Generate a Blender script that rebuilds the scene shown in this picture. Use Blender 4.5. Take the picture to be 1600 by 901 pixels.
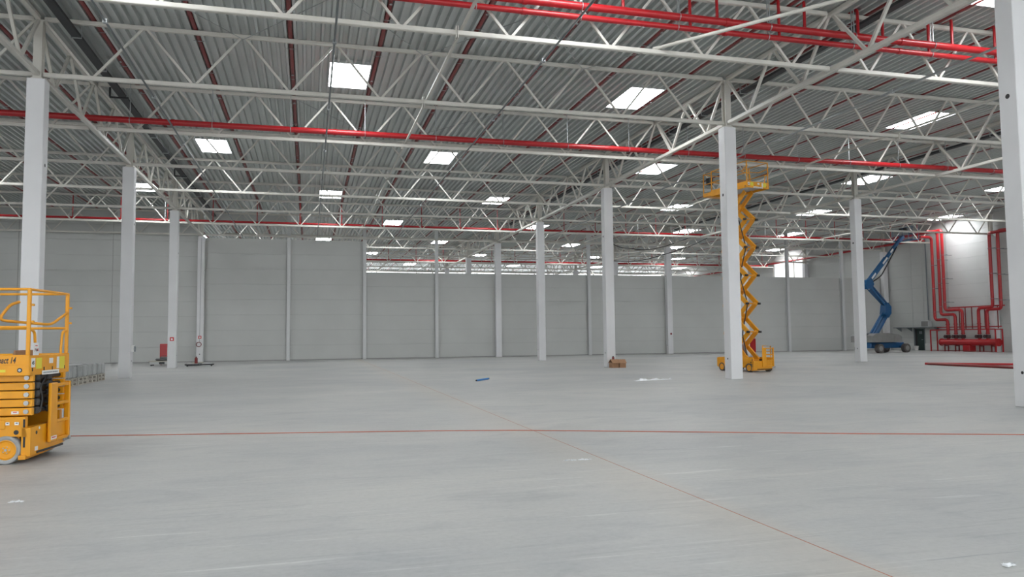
import bpy, bmesh, math, random
from mathutils import Vector, Matrix
random.seed(7)
for o in list(bpy.data.objects): bpy.data.objects.remove(o)
S = bpy.context.scene
COL = S.collection
PI = math.pi

# ------------------------------------------------------------------ camera
cam_d = bpy.data.cameras.new('camera'); cam = bpy.data.objects.new('camera', cam_d); COL.objects.link(cam)
cam_d.sensor_fit = 'HORIZONTAL'; cam_d.sensor_width = 36.0; cam_d.lens = 1175.84/1600*36.0
cam_d.clip_start = 0.1; cam_d.clip_end = 500
def cam_basis(yaw, pitch, roll):
    f = Vector((math.sin(yaw)*math.cos(pitch), math.cos(yaw)*math.cos(pitch), math.sin(pitch)))
    r = Vector((math.cos(yaw), -math.sin(yaw), 0)); d = f.cross(r)
    if d.z > 0: d = -d
    cr, sr = math.cos(roll), math.sin(roll)
    return f, cr*r+sr*d, -sr*r+cr*d
_f, _r, _d = cam_basis(0.26449, 0.063843, 0.010655)
m = Matrix((( _r.x, -_d.x, -_f.x, 7.8311), (_r.y, -_d.y, -_f.y, -24.9295), (_r.z, -_d.z, -_f.z, 1.65), (0, 0, 0, 1)))
cam.matrix_world = m
S.camera = cam

# ------------------------------------------------------------------ world, exposure
W = bpy.data.worlds.new('World'); S.world = W; W.use_nodes = True
W.node_tree.nodes['Background'].inputs[0].default_value = (0.95, 0.975, 1.0, 1)
W.node_tree.nodes['Background'].inputs[1].default_value = 5.0
S.view_settings.view_transform = 'Standard'; S.view_settings.look = 'None'
S.view_settings.gamma = 1.0; S.view_settings.use_curve_mapping = False
S.view_settings.exposure = 0.0
SKYLIGHT_STRENGTH = 24.0

# ------------------------------------------------------------------ grid of the building (metres)
D = 11.9355                 # column spacing in depth
XA, XB, XC, XD = 0.0, 23.0747, 38.6700, 61.7447
XL = -23.0747
ZT = 9.43                   # top of the concrete columns
ZB, ZTOP = 9.60, 11.31      # chord centre lines
ZDECK = 11.40
Y0, Y1 = -46.0, 7*D+.3       # extent of the hall
XW = 62.0                   # right wall
YW = 36.2                   # partition wall

# ------------------------------------------------------------------ materials
MATS = {}
def mat(name, col, rough=0.6, metal=0.0, var=0.0, scale=3.0, bump=0.0, spec=0.5, emit=None, estr=0, stretch=None, col2=None):
    m = bpy.data.materials.new(name); m.use_nodes = True
    nt = m.node_tree; b = nt.nodes['Principled BSDF']
    b.inputs['Base Color'].default_value = (*col, 1); b.inputs['Roughness'].default_value = rough
    b.inputs['Metallic'].default_value = metal; b.inputs['Specular IOR Level'].default_value = spec
    if emit:
        b.inputs['Emission Color'].default_value = (*emit, 1); b.inputs['Emission Strength'].default_value = estr
    if var > 0 or bump > 0:
        g = nt.nodes.new('ShaderNodeNewGeometry'); n = nt.nodes.new('ShaderNodeTexNoise')
        n.inputs['Scale'].default_value = scale; n.inputs['Detail'].default_value = 5
        src = g.outputs['Position']
        if stretch:
            mp = nt.nodes.new('ShaderNodeMapping'); mp.inputs['Scale'].default_value = stretch
            nt.links.new(src, mp.inputs['Vector']); src = mp.outputs['Vector']
        nt.links.new(src, n.inputs['Vector'])
        if var > 0:
            r = nt.nodes.new('ShaderNodeValToRGB')
            a = [c*(1-var) for c in col]; z = [min(1, c*(1+var)) for c in (col2 or col)]
            r.color_ramp.elements[0].color = (*a, 1); r.color_ramp.elements[1].color = (*z, 1)
            r.color_ramp.elements[0].position = 0.3; r.color_ramp.elements[1].position = 0.7
            nt.links.new(n.outputs['Fac'], r.inputs['Fac']); nt.links.new(r.outputs['Color'], b.inputs['Base Color'])
        if bump > 0:
            bp = nt.nodes.new('ShaderNodeBump'); bp.inputs['Strength'].default_value = bump; bp.inputs['Distance'].default_value = 0.02
            nt.links.new(n.outputs['Fac'], bp.inputs['Height']); nt.links.new(bp.outputs['Normal'], b.inputs['Normal'])
    MATS[name] = m
    return m

mat('column', (0.71, 0.71, 0.72), 0.6, var=0.035, scale=0.9)
mat('wall', (0.53, 0.54, 0.525), 0.65, var=0.03, scale=0.5)
mat('wall_lit_plinth', (0.62, 0.63, 0.62), 0.65, var=0.03, scale=0.5)  # paler wall copy with skylight put into its colour; also the plinth tone
mat('groove', (0.30, 0.30, 0.295), 0.9)
mat('steel', (0.62, 0.60, 0.55), 0.42, var=0.04, scale=2.0)
mat('deck', (0.57, 0.595, 0.585), 0.36, metal=0.45, var=0.05, scale=0.6)
mat('red', (0.40, 0.013, 0.018), 0.28, var=0.05, scale=1.5)
mat('red_dark', (0.21, 0.025, 0.025), 0.45, var=0.12, scale=2.0)
mat('dark', (0.035, 0.038, 0.042), 0.6)
mat('rubber', (0.06, 0.06, 0.062), 0.8)
mat('tyre', (0.36, 0.37, 0.37), 0.75, var=0.12, scale=12)
mat('tyre_dark', (0.10, 0.09, 0.085), 0.8, var=0.1, scale=12)
mat('galv', (0.42, 0.44, 0.45), 0.38, metal=0.6, var=0.08, scale=4)
mat('conduit', (0.17, 0.19, 0.20), 0.35, metal=0.6)
mat('yellow', (0.78, 0.335, 0.008), 0.38, var=0.07, scale=3.5)
mat('yellow_worn', (0.70, 0.30, 0.015), 0.5, var=0.15, scale=6)
mat('black_paint', (0.02, 0.02, 0.022), 0.4)
mat('sticker_white', (0.78, 0.78, 0.76), 0.4)
mat('sticker_yellow', (0.75, 0.66, 0.05), 0.4)
mat('sticker_red', (0.6, 0.02, 0.03), 0.4)
mat('blue', (0.010, 0.09, 0.23), 0.35, var=0.08, scale=3)
mat('cowl', (0.22, 0.22, 0.215), 0.5, var=0.08, scale=3)
mat('wrap', (0.37, 0.385, 0.38), 0.3, var=0.10, scale=5, bump=0.6)
mat('wood', (0.50, 0.47, 0.41), 0.75, var=0.12, scale=5, stretch=(8, 1, 1))
mat('cardboard', (0.36, 0.20, 0.11), 0.8, var=0.06, scale=5)
mat('film', (0.80, 0.82, 0.84), 0.35)
mat('blue_plastic', (0.05, 0.24, 0.58), 0.4)
mat('cord', (0.50, 0.13, 0.075), 0.7)
mat('joint', (0.44, 0.15, 0.085), 0.85, var=0.2, scale=6)
mat('door', (0.015, 0.035, 0.033), 0.5)
mat('pipe_grey', (0.20, 0.225, 0.24), 0.5)
mat('valve', (0.05, 0.02, 0.022), 0.5)
mat('skylight', (0.9, 0.9, 0.9), 0.4, emit=(0.96, 0.985, 1.0), estr=SKYLIGHT_STRENGTH)
mat('window_glow', (0.9, 0.9, 0.9), 0.4, emit=(0.95, 0.98, 1.0), estr=0.6)
mat('window_far', (0.9, 0.9, 0.9), 0.4, emit=(0.96, 0.98, 1.0), estr=3.0)
mat('curb', (0.62, 0.63, 0.63), 0.5)

def floor_material():
    m = bpy.data.materials.new('floor_concrete'); m.use_nodes = True; nt = m.node_tree; b = nt.nodes['Principled BSDF']
    N = nt.nodes.new; L = nt.links.new
    g = N('ShaderNodeNewGeometry')
    def noise(scale, detail, sc=(1, 1, 1), rot=0, rough=0.6, dist=0.0):
        mp = N('ShaderNodeMapping'); mp.inputs['Scale'].default_value = sc; mp.inputs['Rotation'].default_value = (0, 0, rot)
        L(g.outputs['Position'], mp.inputs['Vector'])
        n = N('ShaderNodeTexNoise'); n.inputs['Scale'].default_value = scale; n.inputs['Detail'].default_value = detail
        n.inputs['Roughness'].default_value = rough; n.inputs['Distortion'].default_value = dist
        L(mp.outputs['Vector'], n.inputs['Vector']); return n.outputs['Fac']
    def ramp(fac, stops):
        r = N('ShaderNodeValToRGB'); e = r.color_ramp.elements
        e[0].position, e[0].color = stops[0][0], (*stops[0][1], 1); e[1].position, e[1].color = stops[-1][0], (*stops[-1][1], 1)
        for p, c in stops[1:-1]:
            x = e.new(p); x.color = (*c, 1)
        L(fac, r.inputs['Fac']); return r.outputs['Color']
    def mix(kind, fac, a, b_):
        x = N('ShaderNodeMix'); x.data_type = 'RGBA'; x.blend_type = kind
        if isinstance(fac, float): x.inputs[0].default_value = fac
        else: L(fac, x.inputs[0])
        for i, v in ((6, a), (7, b_)):
            if isinstance(v, tuple): x.inputs[i].default_value = (*v, 1)
            else: L(v, x.inputs[i])
        return x.outputs[2]
    big = noise(0.16, 5, (1, 1.6, 1), 0.2, 0.55, 0.6)
    c = ramp(big, [(0.30, (0.395, 0.405, 0.41)), (0.5, (0.46, 0.463, 0.455)), (0.72, (0.525, 0.52, 0.50))])
    mid = noise(0.9, 6, (1, 2.2, 1), -0.15, 0.65, 0.8)
    c = mix('MULTIPLY', 1.0, c, ramp(mid, [(0.28, (0.82, 0.83, 0.85)), (0.48, (1, 1, 1)), (0.75, (1.09, 1.08, 1.06))]))
    # trowel and tyre streaks: long thin strokes in two directions
    st = noise(1.6, 4, (0.35, 7.0, 1), 0.10, 0.6, 0.3)
    c = mix('MULTIPLY', 1.0, c, ramp(st, [(0.28, (0.86, 0.87, 0.88)), (0.42, (1, 1, 1)), (0.62, (1, 1, 1)), (0.74, (1.30, 1.30, 1.28))]))
    st2 = noise(2.2, 3, (0.25, 9.0, 1), -0.35, 0.6, 0.2)
    c = mix('MULTIPLY', 1.0, c, ramp(st2, [(0.26, (0.76, 0.77, 0.80)), (0.36, (1, 1, 1)), (0.64, (1, 1, 1)), (0.76, (1.25, 1.24, 1.21))]))
    grit = noise(16, 3, (1, 1, 1), 0, 0.7)
    c = mix('MULTIPLY', 1.0, c, ramp(grit, [(0.30, (0.93, 0.93, 0.93)), (0.55, (1, 1, 1)), (0.8, (1.04, 1.04, 1.04))]))
    # beige mud dragged along the left of the long joint
    sx = N('ShaderNodeSeparateXYZ'); L(g.outputs['Position'], sx.inputs[0])
    mr = N('ShaderNodeMapRange'); L(sx.outputs['X'], mr.inputs[0])
    mr.inputs[1].default_value = 10.7; mr.inputs[2].default_value = 11.64
    mr2 = N('ShaderNodeMapRange'); L(sx.outputs['X'], mr2.inputs[0]); mr2.inputs[1].default_value = 11.95; mr2.inputs[2].default_value = 11.60
    mul = N('ShaderNodeMath'); mul.operation = 'MULTIPLY'; L(mr.outputs[0], mul.inputs[0]); L(mr2.outputs[0], mul.inputs[1])
    nz = noise(0.8, 4, (1.5, 0.5, 1)); mul2 = N('ShaderNodeMath'); mul2.operation = 'MULTIPLY'; L(mul.outputs[0], mul2.inputs[0]); L(nz, mul2.inputs[1])
    mul3 = N('ShaderNodeMath'); mul3.operation = 'MULTIPLY'; L(mul2.outputs[0], mul3.inputs[0]); mul3.inputs[1].default_value = 0.65
    c = mix('MIX', mul3.outputs[0], c, (0.55, 0.49, 0.41))
    L(c, b.inputs['Base Color'])
    rr = N('ShaderNodeMapRange'); L(mid, rr.inputs[0]); rr.inputs[3].default_value = 0.38; rr.inputs[4].default_value = 0.62
    L(rr.outputs[0], b.inputs['Roughness']); b.inputs['Specular IOR Level'].default_value = 0.35
    bp = N('ShaderNodeBump'); bp.inputs['Strength'].default_value = 0.12; bp.inputs['Distance'].default_value = 0.01
    L(grit, bp.inputs['Height']); L(bp.outputs['Normal'], b.inputs['Normal'])
    MATS['floor'] = m
floor_material()

# ------------------------------------------------------------------ mesh helpers
class MB:
    def __init__(s): s.v = []; s.f = []; s.sm = []
    def add(s, vs, fs, smooth=False):
        n = len(s.v); s.v += [tuple(p) for p in vs]; s.f += [tuple(i+n for i in f) for f in fs]; s.sm += [smooth]*len(fs); return s
    def box(s, x0, x1, y0, y1, z0, z1):
        return s.add([(x0, y0, z0), (x1, y0, z0), (x1, y1, z0), (x0, y1, z0), (x0, y0, z1), (x1, y0, z1), (x1, y1, z1), (x0, y1, z1)],
                     [(0, 3, 2, 1), (4, 5, 6, 7), (0, 1, 5, 4), (1, 2, 6, 5), (2, 3, 7, 6), (3, 0, 4, 7)])
    def bbox(s, x0, x1, y0, y1, z0, z1, b=0.01):      # bevelled box
        b = min(b, (x1-x0)*.45, (y1-y0)*.45, (z1-z0)*.45)
        vs = []; idx = {}
        for ix, (xa, dx) in enumerate(((x0, b), (x1, -b))):
            for iy, (ya, dy) in enumerate(((y0, b), (y1, -b))):
                for iz, (za, dz) in enumerate(((z0, b), (z1, -b))):
                    for k, p in enumerate(((xa, ya+dy, za+dz), (xa+dx, ya, za+dz), (xa+dx, ya+dy, za))):
                        idx[(ix, iy, iz, k)] = len(vs); vs.append(p)
        fs = []
        q = lambda *a: fs.append(tuple(idx[t] for t in a))
        for i in (0, 1):
            a = [(i, 0, 0, 0), (i, 1, 0, 0), (i, 1, 1, 0), (i, 0, 1, 0)]; q(*(a if i else a[::-1]))
            a = [(0, i, 0, 1), (1, i, 0, 1), (1, i, 1, 1), (0, i, 1, 1)]; q(*(a[::-1] if i else a))
            a = [(0, 0, i, 2), (1, 0, i, 2), (1, 1, i, 2), (0, 1, i, 2)]; q(*(a if i else a[::-1]))
        for i in (0, 1):
            for j in (0, 1):
                q((i, j, 0, 0), (i, j, 0, 1), (i, j, 1, 1), (i, j, 1, 0))
                q((i, 0, j, 0), (i, 0, j, 2), (i, 1, j, 2), (i, 1, j, 0))
                q((0, i, j, 1), (0, i, j, 2), (1, i, j, 2), (1, i, j, 1))
                for k in (0, 1): q((i, j, k, 0), (i, j, k, 1), (i, j, k, 2))
        return s.add(vs, fs)
    def bar(s, p, q, w, h=None, up=(0, 0, 1)):         # rectangular bar from p to q; h along up
        h = w if h is None else h
        p = Vector(p); q = Vector(q); d = (q-p).normalized(); u = Vector(up)
        if abs(d.dot(u)) > 0.98: u = Vector((1, 0, 0))
        sd = d.cross(u).normalized(); u = sd.cross(d).normalized()
        vs = [c+sd*a*w/2+u*b*h/2 for c in (p, q) for a, b in ((-1, -1), (1, -1), (1, 1), (-1, 1))]
        return s.add(vs, [(0, 1, 2, 3)[::-1], (4, 5, 6, 7), (0, 1, 5, 4), (1, 2, 6, 5), (2, 3, 7, 6), (3, 0, 4, 7)])
    def tube(s, pts, r, n=10, caps=True, closed=False):
        pts = [Vector(p) for p in pts]; m = len(pts); rings = []
        prev = None
        for i in range(m):
            if closed: d0 = (pts[i]-pts[i-1]).normalized(); d1 = (pts[(i+1) % m]-pts[i]).normalized()
            else:
                d0 = (pts[i]-pts[i-1]).normalized() if i else (pts[1]-pts[0]).normalized()
                d1 = (pts[i+1]-pts[i]).normalized() if i < m-1 else d0
            t = (d0+d1)
            t = t.normalized() if t.length > 1e-6 else d0
            if prev is None:
                u = Vector((0, 0, 1)) if abs(t.z) < 0.9 else Vector((1, 0, 0))
                a = t.cross(u).normalized()
            else:
                a = (prev - t*prev.dot(t)).normalized()
            prev = a; b = t.cross(a).normalized()
            cs = max(0.35, math.sqrt(max(0, (1+d0.dot(d1))/2)))
            bend = (d1-d0)
            k = 1/cs
            ring = []
            for j in range(n):
                an = 2*PI*j/n; o = a*math.cos(an)+b*math.sin(an)
                if bend.length > 1e-4:
                    bd = bend.normalized(); o = o+bd*(o.dot(bd)*(k-1))
                ring.append(pts[i]+o*r)
            rings.append(ring)
        vs = [p for ring in rings for p in ring]; fs = []
        for i in range(m if closed else m-1):
            i2 = (i+1) % m
            for j in range(n):
                fs.append((i*n+j, i*n+(j+1) % n, i2*n+(j+1) % n, i2*n+j))
        s.add(vs, fs, True)
        if caps and not closed:
            s.add(rings[0], [tuple(range(n))[::-1]]); s.add(rings[-1], [tuple(range(n))])
        return s
    def cyl(s, p, q, r, n=16): return s.tube([p, q], r, n)
    def prism(s, poly, a0, a1, axis='y'):              # polygon (u,w) extruded along axis
        def P(u, w, t): return {'y': (u, t, w), 'x': (t, u, w), 'z': (u, w, t)}[axis]
        n = len(poly); vs = [P(u, w, a0) for u, w in poly]+[P(u, w, a1) for u, w in poly]
        return s.add(vs, [tuple(range(n)), tuple(range(n, 2*n))[::-1]]+[(i, (i+1) % n, (i+1) % n+n, i+n) for i in range(n)])
    def mesh(s, name, material):
        me = bpy.data.meshes.new(name); me.from_pydata(s.v, [], s.f); me.update()
        for p, k in zip(me.polygons, s.sm): p.use_smooth = k
        bm = bmesh.new(); bm.from_mesh(me); bmesh.ops.recalc_face_normals(bm, faces=bm.faces); bm.to_mesh(me); bm.free()
        me.materials.append(MATS[material]); return me
    def build(s, name, material, parent=None):
        o = bpy.data.objects.new(name, s.mesh(name, material)); COL.objects.link(o)
        if parent: o.parent = parent
        return o
def link(name, me, parent=None, loc=(0, 0, 0), rot=None, scale=None):
    o = bpy.data.objects.new(name, me); COL.objects.link(o); o.location = loc
    if rot: o.rotation_euler = rot
    if scale: o.scale = scale
    if parent: o.parent = parent
    return o
def tag(o, label, cat, group=None):
    o['label'] = label; o['category'] = cat
    if group: o['group'] = group
    return o
def thing(name, label, cat, loc=(0, 0, 0), rz=0, group=None):
    o = bpy.data.objects.new(name, None); o.empty_display_size = 0.2; COL.objects.link(o); o.location = loc; o.rotation_euler = (0, 0, rz)
    return tag(o, label, cat, group)
def struct(o, label, cat='structure'):
    o['kind'] = 'structure'; o['label'] = label; o['category'] = cat; return o
def fillet(pts, r, n=5):
    pts = [Vector(p) for p in pts]; out = [pts[0]]
    for i in range(1, len(pts)-1):
        a, b, c = pts[i-1], pts[i], pts[i+1]
        d0 = (a-b); d1 = (c-b); rr = min(r, d0.length*.48, d1.length*.48); p0 = b+d0.normalized()*rr; p1 = b+d1.normalized()*rr
        for k in range(n+1):
            t = k/n; out.append((1-t)**2*p0+2*t*(1-t)*b+t*t*p1)
    out.append(pts[-1]); return out
def text_part(txt, size, material, parent, mtx, shear=0.0, name='lettering', bold=0.0):
    cu = bpy.data.curves.new(name, 'FONT'); cu.body = txt; cu.size = size; cu.shear = shear; cu.extrude = 0.0015; cu.offset = bold
    t = bpy.data.objects.new('tmp', cu); COL.objects.link(t)
    bpy.context.view_layer.update()
    me = bpy.data.meshes.new_from_object(t.evaluated_get(bpy.context.evaluated_depsgraph_get()))
    bpy.data.objects.remove(t); me.materials.clear(); me.materials.append(MATS[material]); me.name = name
    xs = [v.co.x for v in me.vertices]
    o = bpy.data.objects.new(name, me); COL.objects.link(o); o.parent = parent; o.matrix_local = mtx
    return o, (min(xs), max(xs))
ORD = ['first', 'second', 'third', 'fourth', 'fifth', 'sixth', 'seventh', 'eighth', 'ninth', 'tenth', 'eleventh', 'twelfth', 'thirteenth', 'fourteenth', 'fifteenth', 'sixteenth', 'seventeenth', 'eighteenth', 'nineteenth', 'twentieth']

# ================================================================== SETTING
# ---- floor: cast slabs with sealed joints
fl = struct(bpy.data.objects.new('floor', MB().box(-25.5, XW+.3, Y0-.3, Y1+.3, -0.30, -0.02).mesh('floor', 'joint')), 'smooth pale grey concrete hall floor with a long joint', 'floor'); COL.objects.link(fl)
JX = [-25.5, -11.9, 11.66, 35.0, XW+.3]
JY = [Y0-.3, -24.17, -0.30, 11.64, 23.57, YW+.1, 60, Y1+.3]
for i in range(len(JX)-1):
    for j in range(len(JY)-1):
        gx0 = gx1 = 0.007
        MB().box(JX[i]+gx0, JX[i+1]-gx1, JY[j]+0.003, JY[j+1]-0.003, -0.2, 0.0).build('slab', 'floor', fl)

MB().box(11.653, 11.667, Y0, YW, -.02, -.001).build('joint_sealant', 'joint', fl)
# ---- skylight layout
SK = []
for k in range(-4, 8):
    ys = 1.86+D*k
    if ys+2.66 > Y1: continue
    xs = ([-14.8, -3.3] if k != 0 else [])+[8.48, 19.84, 34.32, 46.6, 59.5] if k % 2 == 0 else [-20.5, -9.1, 2.42, 13.82, 26.78, 41.45, 52.8]
    for x in xs: SK.append([x, x+1.6, ys, ys+2.66, k])

# ---- ceiling: trapezoidal deck, ribs running in depth, openings under the skylights
def deck():
    cells = []                                           # (centre, half pitch)
    for x0, x1, n, phase in ((XL-2.5, XL, 9, .5), (XL, XA, 80, 0), (XA, XB, 80, 0), (XB, XC, 54, .5), (XC, XD, 80, 0), (XD, XW+.3, 2, .5)):
        p = (x1-x0)/n
        if phase: cells += [(x0+(i+.5)*p, p/2) for i in range(n)]
        else:
            cells += [(x0+i*p, p/2) for i in range(1, n)]
            cells += [(x0+p/4, -p/4), (x1-p/4, -p/4)]    # flat strip
    for s in SK:                                         # snap skylights to ribs
        cs = [(c, h) for c, h in cells if h > 0 and s[0]+.1 < c < s[1]-.02]
        s[0] = min(c-h for c, h in cs); s[1] = max(c+h for c, h in cs)
    yb = sorted({Y0, Y1} | {round(v, 4) for s in SK for v in s[2:4]})
    mb = MB(); z0, z1 = ZDECK, ZDECK+.13
    for a, b in zip(yb[:-1], yb[1:]):
        ym = (a+b)/2; act = [s for s in SK if s[2] < ym < s[3]]
        for c, h in cells:
            if any(s[0] < c < s[1] for s in act): continue
            if h < 0: prof = [(c+h, z0), (c-h, z0)]
            else: prof = [(c-h, z0), (c-.106, z0), (c-.074, z1), (c+.074, z1), (c+.106, z0), (c+h, z0)]
            vs = [(x, y, z) for y in (a, b) for x, z in prof]; n = len(prof)
            mb.add(vs, [(i, i+1, i+1+n, i+n) for i in range(n-1)])
    o = mb.build('ceiling', 'deck'); struct(o, 'ribbed grey steel roof deck seen from below', 'ceiling')
    # insulated roof build-up above so that no daylight leaks in, open at the skylights
    mb = MB()
    xs = sorted({-25.5, XW+.3} | {v for s in SK for v in s[:2]})
    for a, b in zip(yb[:-1], yb[1:]):
        act = [s for s in SK if s[2] < (a+b)/2 < s[3]]
        ed = sorted([(s[0], s[1]) for s in act]); x = -25.5
        for e0, e1 in ed+[(XW+.3, XW+.3)]:
            if e0 > x+1e-4: mb.box(x, e0, a, b, z1+.002, z1+.2)
            x = e1
    mb.build('roof_insulation', 'groove', o)
deck()

# ---- skylights
def skylights():
    ROWN = {-1: 'nearest', 0: 'second', 1: 'third', 2: 'fourth', 3: 'fifth', 4: 'sixth', 5: 'seventh', 6: 'eighth', 7: 'ninth'}
    for k in sorted({s[4] for s in SK}):
        row = sorted([s for s in SK if s[4] == k])
        for n, (x0, x1, y0, y1, _) in enumerate(row):
            if k < -1: lab = f'rooflight behind the camera, {ORD[-2-k]} row back, {ORD[n]} from left'; grp = 'skylights behind the camera'
            else:
                lab = f'bright rectangular skylight, {ORD[n]} from left in the {ROWN[k]} row of skylights'; grp = 'roof skylights'
            t = thing('skylight', lab, 'skylight', ((x0+x1)/2, (y0+y1)/2, ZDECK), 0, grp)
            a, b = (x1-x0)/2, (y1-y0)/2
            MB().box(-a+.002, a-.002, -b+.002, b-.002, .012, .04).build('pane', 'skylight', t)
            f = MB()
            f.box(-a-.03, -a+.012, -b-.03, b+.03, -.012, .15).box(a-.012, a+.03, -b-.03, b+.03, -.012, .15)
            f.box(-a+.012, a-.012, -b-.03, -b+.012, -.012, .15).box(-a+.012, a-.012, b-.012, b+.03, -.012, .15)
            f.build('frame', 'curb', t)
skylights()

# ---- walls
def panel_wall(name, label, edges, rows, place, matn, backing, thick=.12):
    root = backing.build(name, 'groove'); struct(root, label, 'wall')
    for (a, b) in edges:
        for (z0, z1) in rows(a, b):
            mb = MB(); place(mb, a+.012, b-.012, z0+.004, z1-.004); mb.build('panel', matn, root)
    return root
EX = [-25.5, -18.5, -12.3, -6.15, 0, 6.33, 12.15, 17.95, 23.07, 31.24, 38.67, 44.85, 51.0, 57.0, XW]
def top_at(x): return 11.38 if x < 0 else (9.42 if x < 12.1 else 6.93)
def rows_back(a, b):
    zt = top_at((a+b)/2); n = round(zt/1.155); return [(zt*i/n, zt*(i+1)/n) for i in range(n)]
bk = MB()
for a, b in zip(EX[:-1], EX[1:]): bk.box(a, b, YW+.03, YW+.20, 0, top_at((a+b)/2)-.004)
wb = panel_wall('wall_back', 'pale grey panel partition wall across the back of the hall', list(zip(EX[:-1], EX[1:])), rows_back,
           lambda mb, a, b, z0, z1: mb.bbox(a, b, YW, YW+.1, z0, z1, .007), 'wall', bk)
MB().bbox(0.2, 6.33, YW, YW+.1, 10.66, ZDECK-.005, .01).build('panel', 'wall', wb)
# far end, rear and left walls
def plain_rows(a, b): return [(1.14*i, 1.14*(i+1)) for i in range(10)]
far = panel_wall('wall_far', 'distant grey end wall beyond the partition', [(-25.5+i*7.3, -25.5+(i+1)*7.3) for i in range(12)], plain_rows,
           lambda mb, a, b, z0, z1: mb.box(a, b, Y1-.1, Y1, z0, z1), 'wall', MB().box(-25.5, XW+.3, Y1-.03, Y1+.2, 0, ZDECK+.15))
# rear wall behind the camera: unseen openings, low and clerestory, added to give the hall front light
gates = [(x, x+5.0) for x in (-21.5, -11.5, -1.5, 8.5, 18.5, 28.5, 38.5, 48.5)]
rm = MB(); x = -25.5
for a, b in gates+[(XW+.3, XW+.3)]:
    rm.box(x, a, Y0-.2, Y0, 0, 5.2); x = b
rm.box(-25.5, XW+.3, Y0-.2, Y0, 5.2, 6.2).box(-25.5, XW+.3, Y0-.2, Y0, 9.6, ZDECK+.15)
for i in range(16): rm.box(-25.5+i*5.85, -25.2+i*5.85, Y0-.2, Y0, 6.2, 9.6)
struct(rm.build('wall_rear', 'wall'), 'unseen pale grey rear wall with open loading gates added to light the hall', 'wall')
w2 = MB().box(-25.0, XW-.2, Y1-.13, Y1-.105, 8.6, 11.16).build('window_2', 'window_far'); struct(w2, 'daylit clerestory window strip in the distant end wall', 'window')
for i in range(30): MB().box(-25.0+i*2.99, -24.9+i*2.99, Y1-.16, Y1-.131, 8.55, 11.3).build('mullion', 'steel', w2)
struct(MB().box(-25.7, -25.5, Y0-.2, Y1+.2, 0, ZDECK+.15).build('wall_left', 'wall'), 'pale grey wall at the left end of the hall', 'wall')
# right wall with a daylight window beyond the partition and a doorway
WY0, WY1, WZ0, WZ1 = 48.7, 54.2, 8.0, 10.38
DY0, DY1, DZ = 31.55, 32.75, 1.98
rb = MB()
def rw(y0, y1, z0, z1): rb.box(XW+.03, XW+.25, y0, y1, z0, z1)
rw(Y0, DY0, 0, ZDECK+.15); rw(DY0, DY1, DZ, ZDECK+.15); rw(DY1, WY0, 0, ZDECK+.15); rw(WY0, WY1, 0, WZ0); rw(WY0, WY1, WZ1, ZDECK+.15); rw(WY1, Y1, 0, ZDECK+.15)
wr = rb.build('wall_right', 'groove'); struct(wr, 'pale grey panel wall on the right with the red risers', 'wall')
RY = [Y0, -36, -24, -12, -6, 0, 6, 12, 18, 23.87, 28.70, DY0-.06, DY1+.06, 35.8, 41.8, WY0, WY1, 60, 66, 72, 78, 84, Y1]
for a, b in zip(RY[:-1], RY[1:]):
    zs = [1.14*i for i in range(11)]
    for z0, z1 in zip(zs[:-1], zs[1:]):
        if abs(a-(DY0-.06)) < .01 and z0 < DZ-.1:
            if z1 < DZ: continue
            z0 = DZ+.06
        if abs(a-WY0) < .01:
            if z1 > WZ0 and z0 < WZ0: z1 = WZ0
            elif z0 >= WZ0 and z0 < WZ1:
                if z1 <= WZ1: continue
                z0 = WZ1
        MB().bbox(XW, XW+.1, a+.008, b-.008, z0+.004, z1-.004, .007).build('panel', 'wall_lit_plinth' if 23 < a < 28 else 'wall', wr)  # bay between the risers gets the paler copy as painted-in skylight
w1 = MB().box(XW+.1, XW+.14, WY0, WY1, WZ0, WZ1).build('window_1', 'window_glow'); struct(w1, 'bright daylight window high on the right wall beyond the partition', 'window')
fr = MB(); fr.box(XW-.01, XW+.1, WY0-.08, WY0, WZ0-.08, WZ1+.08).box(XW-.01, XW+.1, WY1, WY1+.08, WZ0-.08, WZ1+.08).box(XW-.01, XW+.1, WY0, WY1, WZ0-.08, WZ0).box(XW-.01, XW+.1, WY0, WY1, WZ1, WZ1+.08)
fr.build('window_frame', 'steel', w1)
MB().box(XW+.02, XW+.1, WY0+1.6, WY0+1.72, WZ0, WZ1).build('mullion', 'steel', w1)
# door
d1 = bpy.data.objects.new('door_1', None); COL.objects.link(d1); struct(d1, 'dark green service door under the grey canopy on the right wall', 'door'); d1.location = (XW, (DY0+DY1)/2, 0)
a = (DY1-DY0)/2
f = MB().box(-.03, .12, -a-.05, -a+.03, 0, DZ+.05).box(-.03, .12, a-.03, a+.05, 0, DZ+.05).box(-.03, .12, -a+.03, a-.03, DZ-.03, DZ+.05); f.build('door_frame', 'pipe_grey', d1)
MB().bbox(.03, .08, -a+.03, a-.30, .01, DZ-.03, .01).build('door_leaf', 'door', d1)
MB().box(.09, .13, -a+.03, a-.03, .0, DZ-.03).build('door_recess', 'black_paint', d1)
MB().bbox(.02, .032, -.30, .05, 1.5, 1.75, .003).build('door_notice', 'pipe_grey', d1)
MB().tube(fillet([(.03, -.38, .98), (-.03, -.38, .98), (-.03, -.26, .98)], .02), .012, 8).build('door_handle', 'galv', d1)
tr = MB().bbox(XW-.05, XW+.0, DY1+.06, 35.3, 0, .62, .01).build('trim_1', 'wall_lit_plinth'); struct(tr, 'low concrete plinth left of the service door', 'trim')
tr = MB().bbox(XW-.05, XW+.0, 29.6, DY0-.06, 0, .62, .01).build('trim_2', 'wall_lit_plinth'); struct(tr, 'low concrete plinth between service door and red manifold', 'trim')
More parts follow.
